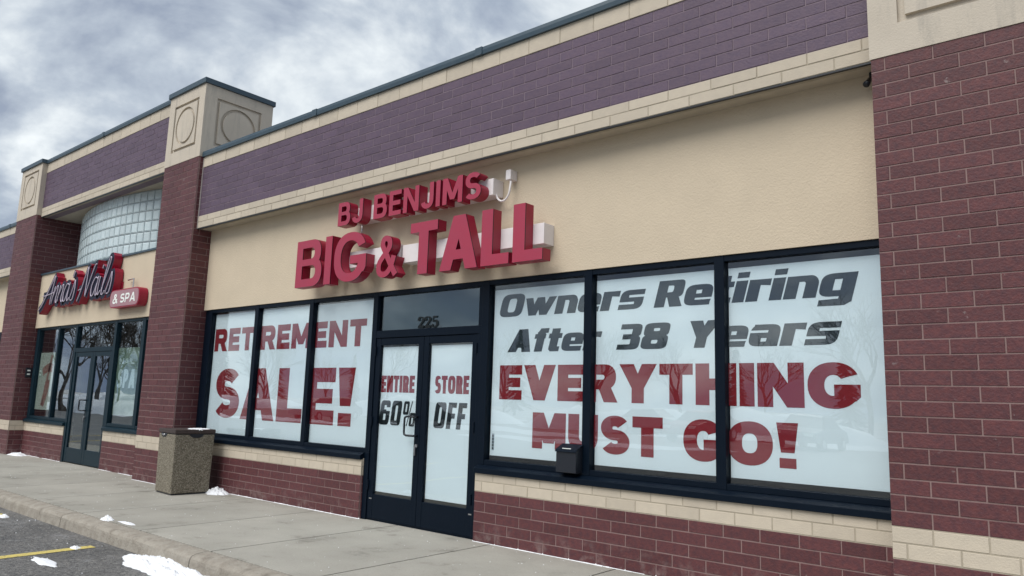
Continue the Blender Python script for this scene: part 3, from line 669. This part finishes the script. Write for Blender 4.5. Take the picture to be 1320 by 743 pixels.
for i in range(na):
    am = -aw+2*aw*(i+.5)/na; w = 2*Rd*math.sin(aw/na)-.020
    for k in range(7):
        z0, z1 = zr[k]+.009, zr[k+1]-.009; hh = z1-z0; key = round(hh, 3)
        if key not in gbm:
            a, b_, e, q = w/2, hh/2, .02, .012
            if hh < .06: e = .01
            v = [(-a+e, -q, -b_+e), (a-e, -q, -b_+e), (a-e, -q, b_-e), (-a+e, -q, b_-e), (-a, 0, -b_), (a, 0, -b_), (a, 0, b_), (-a, 0, b_), (-a, .03, -b_), (a, .03, -b_), (a, .03, b_), (-a, .03, b_)]
            f = [(0, 1, 2, 3)]+[(o+4+j, o+4+(j+1) % 4, o+(j+1) % 4, o+j) for o in (0, 4) for j in range(4)]
            me = bpy.data.meshes.new('glass_block'); me.from_pydata(v, [], f); me.materials.append(GB); gbm[key] = me
        o = link(bpy.data.objects.new('glass_block', gbm[key]), dr, (cxd+Rd*math.sin(am), cyd-Rd*math.cos(am), (z0+z1)/2)); o.rotation_euler.z = am
base_wall(NS, XA, -15.09, -.07, XA); base_wall(NS, -13.25, XB, -.07, -13.25)
YG = -.058
wn = window(NS, [(-17.25, -17.10), (-16.02, -15.94), (-15.085, -15.0)], YG, .776, 2.719, FG, GN)
MB().prism([(-.105, .692), (.10, .692), (.10, .776), (-.04, .776), (-.105, .745)], XA+.004, -15.086).build('sill', FG, wn, bevel=.004)
wn2 = window(NS, [(-13.255, -13.16), (-12.12, -12.0), (-11.5, -11.38)], YG, .776, 2.719, FG, GN)
MB().prism([(-.105, .692), (.10, .692), (.10, .776), (-.04, .776), (-.105, .745)], -13.248, XB-.004).build('sill', FG, wn2, bevel=.004)
nf = MB().box(-14.9995, -13.2555, YG+.002, YG+.1, 2.15, 2.235).build('door_frame', FG, NS, bevel=.003)
for nm, a in (('jamb', (-15.083, -15.002, YG-.002, YG+.1, 0, .7755)), ('jamb', (-13.253, -13.16, YG-.002, YG+.1, 0, .7755)), ('head_bar', (-14.9995, -13.2555, YG+.002, YG+.1, 2.67, 2.7185))):
    MB().box(*a).build(nm, FG, nf, bevel=.003)
MB().box(-15.01, -13.25, YG+.046, YG+.052, 2.23, 2.675).build('pane', GN, nf)
n1_ = leaf(NS, -14.997, -14.130, YG+.012, 2.146, FG, GN, .29, 2.06, .10, 1, 0)
n2_ = leaf(NS, -14.124, -13.258, YG+.012, 2.146, FG, GN, .29, 2.06, .10, -1, 0)
pull(n1_, -14.36, -14.185, YG+.012, 1.02, 1.22, DK)
MB().tube([(-14.18, YG-.01, .9), (-14.18, YG+.015, .9)], .022, 12).box(-14.186, -14.174, YG-.02, YG, .80, .89).build('lock', MT, n1_)
MB().box(XA, XB, 7, 7.1, 0, 5).box(XA-.1, XA, .95, 7, 0, 5).box(XB-.0, XB+.1, .96, 7, 0, 5).build('room_wall', IW, NS)
MB().box(XA, XB, .12, 7, -.2, -.005).build('room_floor', IFL, NS); MB().box(XA, XB, .11, 7, 3.0, 3.1).build('room_ceiling', IW, NS)
MB().box(-16.4, -14.2, 2.2, 2.8, 0, 1.05).build('counter', mat('counter_teal', (.03, .09, .12), .5), NS)
MB().box(XA-1.2, XB+1.1, .9, 14, 5.6, 5.75).build('roof', RO, NS); MB().box(XA-1.2, XB+1.1, 13.8, 14, 0, 5.59).box(XA-1.2, XA-1.0, .91, 13.8, 0, 5.59).box(XB+1.0, XB+1.1, .96, 13.8, 0, 5.59).build('rear_wall', MR, NS)
# posters in the salon windows
YP_ = YG+.075
pa = thing('window_poster', 'cream poster with rosy shapes in the leftmost salon window', 'poster', (-16.6, YP_, .97), 'posters in the salon windows')
MB().box(-17.08, -16.03, YP_, YP_+.002, .965, 2.18).build('sheet', PC, pa)
for pts, w in (([(-16.72, 1.05), (-16.62, 1.4), (-16.5, 1.8), (-16.42, 2.12)], .10), ([(-16.66, 1.05), (-16.5, 1.35), (-16.46, 1.6)], .14), ([(-16.85, 1.75), (-16.7, 1.82), (-16.5, 1.86), (-16.3, 1.84)], .18)):
    solid(band(crom(pts, 5), w), lambda p, q, d: (p, YP_-.002+d, q), .001, 0, 0).build('print_shape', PRB, pa)
pb = thing('window_poster', 'pale green poster lettered SPA in the salon window beside the tall pillar', 'poster', (-12.7, YP_, .8), 'posters in the salon windows')
MB().box(-13.15, -12.13, YP_, YP_+.002, .98, 2.20).build('sheet', PGN, pb)
print_text(pb, PWH, YP_-.002, 'SPA', -13.08, -12.36, 1.47, .34, .085, .075, .04, .1, 2.4, .05)
print_text(pb, PWH, YP_-.002, 'NAIL', -13.06, -12.45, 1.90, .11, .03, .028, .03, .1, 2.4)
# plate on the pillar side
pl = thing('wall_plate', 'small dark plate with light marks on the far left pillar side', 'plate', (-17.30, -.11, 1.64))
MB().box(-17.307, -17.285, -.175, -.055, 1.64, 1.85).build('plate', DK, pl, bevel=.003)
for z in (1.695, 1.775): MB().box(-17.2845, -17.2835, -.145, -.085, z, z+.03).build('mark', PWH, pl)

# script sign
ns = thing('script_sign', 'script sign reading Anna\'s Nails in navy and red with white tubes', 'sign', (-14.8, YN, 3.1))
SC = {'A': [[(-.30, -.16), (-.05, .02), (.28, .45), (.62, .92), (.72, 1.0)], [(.72, 1.0), (.66, .55), (.64, .0)], [(-.12, .34), (.3, .36), (.85, .42)]],
      'n': [[(.02, .02), (.16, .50)], [(.06, .18), (.28, .46), (.40, .50), (.40, .34), (.36, .12), (.44, .02), (.54, .10)]],
      'a': [[(.42, .46), (.22, .50), (.05, .28), (.10, .04), (.26, .06), (.42, .34)], [(.46, .52), (.40, .20), (.44, .02), (.56, .10)]],
      "'": [[(.1, .78), (.18, .98)]],
      's': [[(.0, .02), (.18, .38), (.26, .56), (.32, .30), (.26, .04), (.10, .02)]],
      'N': [[(-.06, -.06), (.10, .25), (.34, .95), (.40, 1.0)], [(.40, 1.0), (.44, .55), (.50, .06)], [(.50, .06), (.66, .55), (.86, 1.02), (.96, 1.06)], [(-.1, .30), (.08, .33)]],
      'i': [[(.06, .50), (.02, .14), (.08, .02), (.20, .12)], [(.12, .70), (.15, .78)]],
      'l': [[(.02, .12), (.24, .70), (.34, 1.12), (.22, 1.10), (.10, .45), (.08, .06), (.18, .02), (.28, .12)]]}
xx = -16.50; zz = 3.15; sc = .60
for ch, adv in (('A', .74), ('n', .46), ('n', .46), ('a', .50), ("'", .10), ('s', .72), ('N', .86), ('a', .52), ('i', .24), ('l', .34), ('s', .4)):
    k = sc*(1.06)
    strokes = [[(xx+(a+.20*b)*k*1.0, zz+b*sc*(1.22 if ch in 'nasi' else 1)+.012*(xx+16.5)) for a, b in crom(s, 5)] for s in SC[ch]]
    lay = []
    for s in strokes: lay += band(s, .17)
    o = solid(lay, lambda p, q, d: (p, YN-.165+d, q), .15, 0, 1).build('letter', [NV, SD], ns, (xx, YN-.1, zz))
    tb = MB()
    for s in strokes: tb.tube([(p, YN-.178, q) for p, q in s], .0105, 6)
    tb.build('neon_tube', NW, o, smooth=True)
    xx += adv*k*1.0
MB().box(-16.2, -13.0, YN-.02, YN-.001, 3.30, 3.42).build('raceway', SD, ns)
sp = thing('pill_sign', 'rounded mauve sign box reading & SPA beneath the script sign', 'sign', (-12.5, YN, 2.9))
def pill(x0, x1, z0, z1): r = (z1-z0)/2; return sup(x1-r*.8, (z0+z1)/2, r*.8, r, 2.6, -90, 90, 14, False)+sup(x0+r*.8, (z0+z1)/2, r*.8, r, 2.6, 90, 270, 14, False)
solid([('+', pill(-13.13, -11.93, 2.905, 3.235))], lambda p, q, d: (p, YN-.16+d, q), .15, 0, 0).build('sign_box', SD, sp)
solid([('+', pill(-13.11, -11.95, 2.925, 3.215))], lambda p, q, d: (p, YN-.166+d, q), .005, 0, 0).build('sign_face', NP, sp)
print_text(sp, PWH, YN-.169, '& SPA', -12.99, -12.07, 2.985, .165, .038, .032, .03, .11, 2.3, .12)
MB().tube([(-12.4, YN-.08, 3.23), (-12.4, YN-.08, 3.42), (-12.7, YN-.05, 3.42)], .012, 6).build('hanger', MT, sp)

# ------------------------------------------------------------------ neighbouring units, cut off by the picture's edges
NL = thing('neighbour_shop', 'unit beyond the far left pillar, cut off by the picture edge', 'shop', (-22, 0, 0))
NR = thing('neighbour_shop', 'unit beyond the right brick pillar, outside the picture edge', 'shop', (4, 0, 0))
for t, xa, xb in ((NL, -28.6, -18.6), (NR, 1.22, 8.0)):
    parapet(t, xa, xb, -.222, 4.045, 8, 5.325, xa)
    MB().box(xa, xb, -.205, .05, 4.048, 4.085).build('soffit', SF, t); MB().box(xa+.002, xb-.002, YS, .3, 2.742, 4.05).build('sign_band', ST, t)
    base_wall(t, xa, xb, 0, xa, False)
    k = int((xb-xa)/1.35); wm = [(xa+.01+(xb-xa-.11)*i/k, xa+.1+(xb-xa-.11)*i/k) for i in range(k+1)]
    w_ = window(t, wm, YF, .776, 2.74, FR, GT); MB().prism([(-.028, .692), (.16, .692), (.16, .776), (.03, .776), (-.028, .745)], xa+.003, xb-.003).build('sill', FR, w_)
    MB().box(xa, xb, 3, 3.1, -.1, 4.5).box(xa, xa+.05, .3, 3, -.1, 4.5).box(xb-.05, xb, .3, 3, -.1, 4.5).build('room_wall', IW, t); MB().box(xa, xb, .04, 3.1, 4.55, 4.7).build('roof', RO, t)
flush_bricks()

# ------------------------------------------------------------------ litter bin
ang = R(-4)
bn = thing('litter_bin', 'square pebbled concrete litter bin with a brown lid', 'litter bin', (-9.39, -.45, 0)); bn.rotation_euler.z = ang
def lb(mb, name, m_, parent, bevel=0., smooth=False):
    me_o = mb.build(name, m_, None, (0, 0, 0), bevel, smooth); me_o.parent = parent; WORG[me_o.name] = Vector((0, 0, 0)); return me_o
w = .285; tp_ = .012
vv = [(-w+tp_, -w+tp_, .02), (w-tp_, -w+tp_, .02), (w-tp_, w-tp_, .02), (-w+tp_, w-tp_, .02), (-w, -w, .835), (w, -w, .835), (w, w, .835), (-w, w, .835)]
body = lb(MB().raw(vv, [(3, 2, 1, 0), (4, 5, 6, 7), (0, 1, 5, 4), (1, 2, 6, 5), (2, 3, 7, 6), (3, 0, 4, 7)]), 'body', BN, bn, bevel=.012)
lb(MB().box(-w+.03, w-.03, -w+.03, w-.03, 0, .025), 'foot', DK, bn)
hood = lb(MB().box(-w-.008, w+.008, -w-.008, w+.008, .845, .905), 'lid', BL, bn, bevel=.010)
lb(MB().box(-w+.02, w-.02, -w+.02, w-.02, .832, .848), 'gap', DK, hood)
for s in range(2):       # dark finger openings under the rim
    pr = sup(0, 0, .10, .055, 2.4, 180, 360, 14, False)
    lay = [('+', [(a-(.10 if s == 0 else -.02), .842+b) for a, b in pr])]
    fn = (lambda p, q, d: (p, -w-.003+d, q)) if s == 0 else (lambda p, q, d: (w+.003-d, p, q))
    lb(solid(lay, fn, .02, 0, 0), 'opening', DK, hood)
lb(MB().tube([(-.15, -w-.006, .825), (-.10, -w-.008, .815), (-.06, -w-.006, .825)], .012, 6), 'chrome_catch', MT, hood, smooth=True)

# ------------------------------------------------------------------ snow
def snow(label, cx_, cy_, z, rx, ry, h, seed, n=22, pw=.5, ang=0.):
    v = []; f = []
    for i in range(n+1):
        for j in range(n+1):
            a, b_ = i/n*2-1, j/n*2-1; r = math.hypot(a, b_); th = math.atan2(b_, a)
            edge = 1+.40*noise.noise(Vector((math.cos(th)*1.6, math.sin(th)*1.6, seed)))+.24*noise.noise(Vector((math.cos(th)*5, math.sin(th)*5, seed+3)))+.12*noise.noise(Vector((math.cos(th)*14, math.sin(th)*14, seed+6)))
            q = max(0., 1-r/(edge*.85)); hh = h*(q**pw)*(.75+.5*noise.noise(Vector((a*3, b_*3, seed+9)))+.45*noise.noise(Vector((a*9, b_*9, seed+5)))+.25*noise.noise(Vector((a*19, b_*19, seed+7)))) if q > 0 else -.012
            x, y = a*rx, b_*ry
            v.append((cx_+x*math.cos(ang)-y*math.sin(ang), cy_+x*math.sin(ang)+y*math.cos(ang), z+hh))
    m_ = n+1
    for i in range(n):
        for j in range(n):
            ids = (i*m_+j, (i+1)*m_+j, (i+1)*m_+j+1, i*m_+j+1)
            if any(v[k][2] > z for k in ids): f.append(ids)
    o = MB().raw(v, f).build('snow_patch', SN, None, (cx_, cy_, z), smooth=True); tag(o, label, 'snow', 'leftover snow patches')
snow('ragged white snow patch on the asphalt against the kerb', -5.55, -2.52, ZL, .85, .20, .09, 2, 56, .45, -.02)
snow('snow heap tucked behind the pebbled litter bin', -8.98, -.13, 0, .24, .16, .12, 5, 30, .8)
snow('snow in the corner below the far left pillar plate', -17.05, -.20, 0, .45, .16, .06, 8)
snow('small snow lump on the kerb left of the ragged patch', -7.62, -2.18, -.004, .11, .07, .055, 11)
snow('thin crust of snow on the kerb joint', -7.25, -2.12, -.004, .22, .05, .02, 14)
snow('tiny snow lump on the asphalt near the yellow line', -7.0, -2.72, ZL, .09, .05, .03, 17)
snow('small snow lump on the asphalt at the left picture edge', -9.5, -2.62, ZL, .12, .06, .04, 21)
snow('smear of slush on the asphalt beside the yellow line', -6.55, -3.15, ZL, .30, .08, .012, 25)
snow('flat white snow cap lying on the litter bin lid', -9.25, -.36, .903, .17, .19, .02, 31, 22, .4)
rnd = random.Random(3); gr = MB()
for i in range(420):
    x, y = rnd.uniform(-16, 2), -2.15*rnd.random()**1.4
    r = rnd.uniform(.002, .0065); gr.raw([(x-r, y, .0), (x, y-r, .0), (x+r, y, .0), (x, y+r, .0), (x, y, r)], [(0, 1, 4), (1, 2, 4), (2, 3, 4), (3, 0, 4)])
for x0, x1, yb in ((X2, -5.95, 0), (-4.1, 0, 0), (-13.25, XB, -.07), (XA, -15.1, -.07), (-11.376, -10.16, -.295)):   # salt and snow line at the wall foot
    x = x0
    while x < x1:
        l = rnd.uniform(.03, .09); d_ = max(0, .5+noise.noise(Vector((x*1.7, yb, 2)))*1.3)*rnd.uniform(.001, .012)
        if d_: gr.raw([(x, yb+.004, .012), (x, yb-d_, .0), (x+l, yb-d_*rnd.uniform(.5, 1.2), .0), (x+l, yb+.004, .012)], [(0, 1, 2, 3)])
        x += l
for i in range(140):
    x, y = rnd.uniform(-13, -4), rnd.uniform(-4.2, -2.42)
    r = rnd.uniform(.003, .009); gr.raw([(x-r, y, ZL), (x, y-r, ZL), (x+r, y, ZL), (x, y+r, ZL), (x, y, ZL+r)], [(0, 1, 4), (1, 2, 4), (2, 3, 4), (3, 0, 4)])
g_ = gr.build('salt_grains', SN); g_['kind'] = 'stuff'; g_['label'] = 'white road salt and snow crumbs strewn on the walk'

# ------------------------------------------------------------------ across the lot (seen mirrored in the glass)
def bare_tree(seed):
    rg = random.Random(seed); tr, cr = MB(), MB()
    def grow(p, d, l, r, lev):
        q = p+d*l*.5+Vector((rg.uniform(-.06, .06), rg.uniform(-.06, .06), 0))*l; e_ = p+d*l
        (tr if lev == 0 else cr).tube([p, q, e_], [r, r*.85, r*.68], 6 if lev < 2 else 3, cap=False)
        if lev >= 5: return
        for k in range(3 if lev else 4):
            ax = d.orthogonal().normalized(); ax.rotate(Matrix.Rotation(rg.uniform(0, 6.28), 3, d))
            nd = (d+ax*rg.uniform(.35, .85)+Vector((0, 0, .12))).normalized()
            s = p.lerp(e_, rg.uniform(.6, 1.)) if k else e_
            grow(s, nd, l*rg.uniform(.6, .82), r*.6, lev+1)
    grow(Vector((0, 0, 0)), Vector((rg.uniform(-.05, .05), rg.uniform(-.05, .05), 1)).normalized(), 2.6, .15, 0)
    return tr, cr
protos = []
for s in range(3): protos.append(bare_tree(40+s))
rg = random.Random(12); meshes = {}
side = ('left', 'middle', 'right')
for i in range(25):
    x = -128+i*8.3+rg.uniform(-2.5, 2.5); y = -49+rg.uniform(-4, 5); k = i % 3; S = rg.uniform(.85, 1.35)
    if i >= 17: x = -60+(i % 3)*3.5+rg.uniform(-1, 1); y = -10-(i-17)*2.1; S = rg.uniform(1.0, 1.5)
    t = thing('bare_tree', 'bare leafless tree in the row across the lot, seen mirrored in the glass', 'tree', (x, y, ZL-.03), 'bare trees across the lot'); t.scale = (S, S, S); t.rotation_euler.z = rg.uniform(0, 6)
    for nm, j in (('trunk', 0), ('crown', 1)):
        if (k, j) not in meshes:
            me = bpy.data.meshes.new(nm); me.from_pydata([tuple(p) for p in protos[k][j].v], [], protos[k][j].f); me.materials.append(TR); meshes[(k, j)] = me
        o = bpy.data.objects.new(nm, meshes[(k, j)]); COL.objects.link(o); o.parent = t
for i in range(9):      # evergreens behind the bare trees
    x = -118+i*15+rg.uniform(-5, 5); h = rg.uniform(6, 11); mb = MB(); y = -62+rg.uniform(-4, 4)
    for k in range(260):
        u = k/260; a = rg.uniform(0, 6.28); rr = (1-u)*h*.24*rg.uniform(.6, 1.1)+.1; z = h*(.08+.92*u); c, s = math.cos(a), math.sin(a)
        p = Vector((x+c*rr, y+s*rr, z-.3*rr)); q = Vector((x, y, z+.2)); w_ = Vector((-s, c, 0))*.28
        mb.raw([q, p-w_, p+w_], [(0, 1, 2)])
    t = thing('evergreen_tree', 'dark evergreen behind the bare trees across the lot, seen mirrored in the glass', 'tree', (x, y, ZL-.03), 'evergreens across the lot')
    mb.build('crown', EV, t); MB().tube([(x, y, ZL-.03), (x, y, h*.9)], [.16, .03], 6).build('trunk', TR, t)
def bank(x0, x1, y, h, seed):
    n = int((x1-x0)/1.0); mb = MB(); v = []
    for i in range(n+1):
        x = x0+(x1-x0)*i/n
        for j in range(9):
            b_ = j/8*2-1; e_ = math.sin(math.pi*min(1, max(0, i/n)))**.3
            v.append((x, y+b_*1.8+.5*noise.noise(Vector((x*.2, 1, seed))), ZL-.02+h*max(0, 1-b_*b_)*e_*(.75+.6*noise.noise(Vector((x*.35, j*.5, seed))))))
    f = [(i*9+j, (i+1)*9+j, (i+1)*9+j+1, i*9+j+1) for i in range(n) for j in range(8)]
    return mb.raw(v, f).build('snow_bank', SN, None, ((x0+x1)/2, y, ZL), smooth=True)
tag(bank(-130, -62, -41, 1.6, 2), 'long ploughed snow bank at the far left lot edge, seen mirrored', 'snow bank', 'snow banks')
tag(bank(-58, -33, -36, 1.8, 5), 'ploughed snow bank left of the middle of the lot, seen mirrored', 'snow bank', 'snow banks')
tag(bank(-31, -8, -35, 1.9, 9), 'ploughed snow bank in the middle of the lot, seen mirrored', 'snow bank', 'snow banks')
tag(bank(-5, 24, -38, 2.0, 12), 'ploughed snow bank at the right lot edge, seen mirrored', 'snow bank', 'snow banks')
tag(bank(-66, -50, -22, 1.2, 15), 'low snow bank under the near bare trees, seen mirrored in the salon window', 'snow bank', 'snow banks')
tag(bank(-64, -46, -16.5, 1.2, 19), 'low snow bank in front of the near bare trees, seen mirrored in the salon doors', 'snow bank', 'snow banks')
for x, y, rx, ry, h_, sd, lab in ((-17, -20, 7, 1.0, .16, 51, 'long low snow drift nearest the shop in the lot, seen mirrored'), (-27, -25.5, 9, 1.3, .22, 54, 'wide low snow drift in mid lot, seen mirrored'),
                                (-12, -30.5, 8, 1.3, .25, 57, 'low snow drift before the ploughed bank, seen mirrored'), (-42, -22, 8, 1.2, .2, 60, 'low snow drift left of mid lot, seen mirrored')):
    snow(lab, x, y, ZL, rx, ry, h_, sd, 30, .5)
def car(x, y, rz, col, label):
    t = thing('parked_car', label, 'car', (x, y, ZL), 'cars parked in the lot'); t.rotation_euler.z = rz
    P = mat('car_paint', col, .3, 0, spec=.6)
    def sub(mb, nm, m_, par, **k):
        o = mb.build(nm, m_, None, (0, 0, 0), **k); o.parent = par; return o
    low = [(-2.2, .35), (2.2, .35), (2.25, .62), (2.05, .80), (1.1, .95), (-1.75, 1.0), (-2.2, .92), (-2.28, .6)]
    def ext(prof, w0, w1, mb):
        n = len(prof); zmin = min(p[1] for p in prof); zmax = max(p[1] for p in prof)
        ww = lambda z: w0+(w1-w0)*(z-zmin)/(zmax-zmin)
        v = [(a, -ww(b_), b_) for a, b_ in prof]+[(a, ww(b_), b_) for a, b_ in prof]
        return mb.raw(v, [tuple(range(n)), tuple(range(2*n-1, n-1, -1))]+[(i, n+i, n+(i+1) % n, (i+1) % n) for i in range(n)])
    bd = sub(ext(low, .90, .84, MB()), 'body', P, t, bevel=.05)
    sub(ext([(-1.75, .98), (1.1, .93), (.35, 1.42), (-1.15, 1.45)], .80, .62, MB()), 'cabin_glass', DK, t, bevel=.03)
    sub(ext([(.42, 1.40), (.25, 1.47), (-1.1, 1.50), (-1.22, 1.43)], .66, .60, MB()), 'roof', P, t)
    for a in (-1.35, 1.4):
        for s in (-1, 1):
            wh = sub(MB().tube([(a, s*.70, .32), (a, s*.91, .32)], .32, 18), 'wheel', DK, t)
            sub(MB().tube([(a, s*.905, .32), (a, s*.92, .32)], .19, 14), 'rim', MT, wh)
    for s in (-1, 1):
        sub(MB().box(2.12, 2.24, s*.62-.16, s*.62+.16, .62, .74), 'headlight', PWH, bd); sub(MB().box(-2.29, -2.2, s*.66-.13, s*.66+.13, .72, .88), 'tail_light', PR, bd)
for x, y, rz, col, lab in ((-31, -24, 1.57, (.02, .022, .03), 'black parked car in the lot, seen mirrored in the salon doors'), (-40, -24.5, 1.55, (.30, .31, .32), 'silver parked car in the lot, seen mirrored in the salon glass'),
                           (-14.5, -27, 1.6, (.24, .02, .025), 'red parked car in the lot, seen mirrored in the banner glass'), (-9.5, -27, 1.57, (.05, .06, .08), 'dark blue parked car in the lot, seen mirrored in the banner glass'),
                           (-20.5, -33, 0.05, (.55, .55, .55), 'white parked car in the lot, seen mirrored in the sale banner'), (-58, -25, 1.5, (.06, .03, .03), 'maroon parked car in the lot, seen mirrored in the salon window')):
    car(x, y, rz, col, lab)
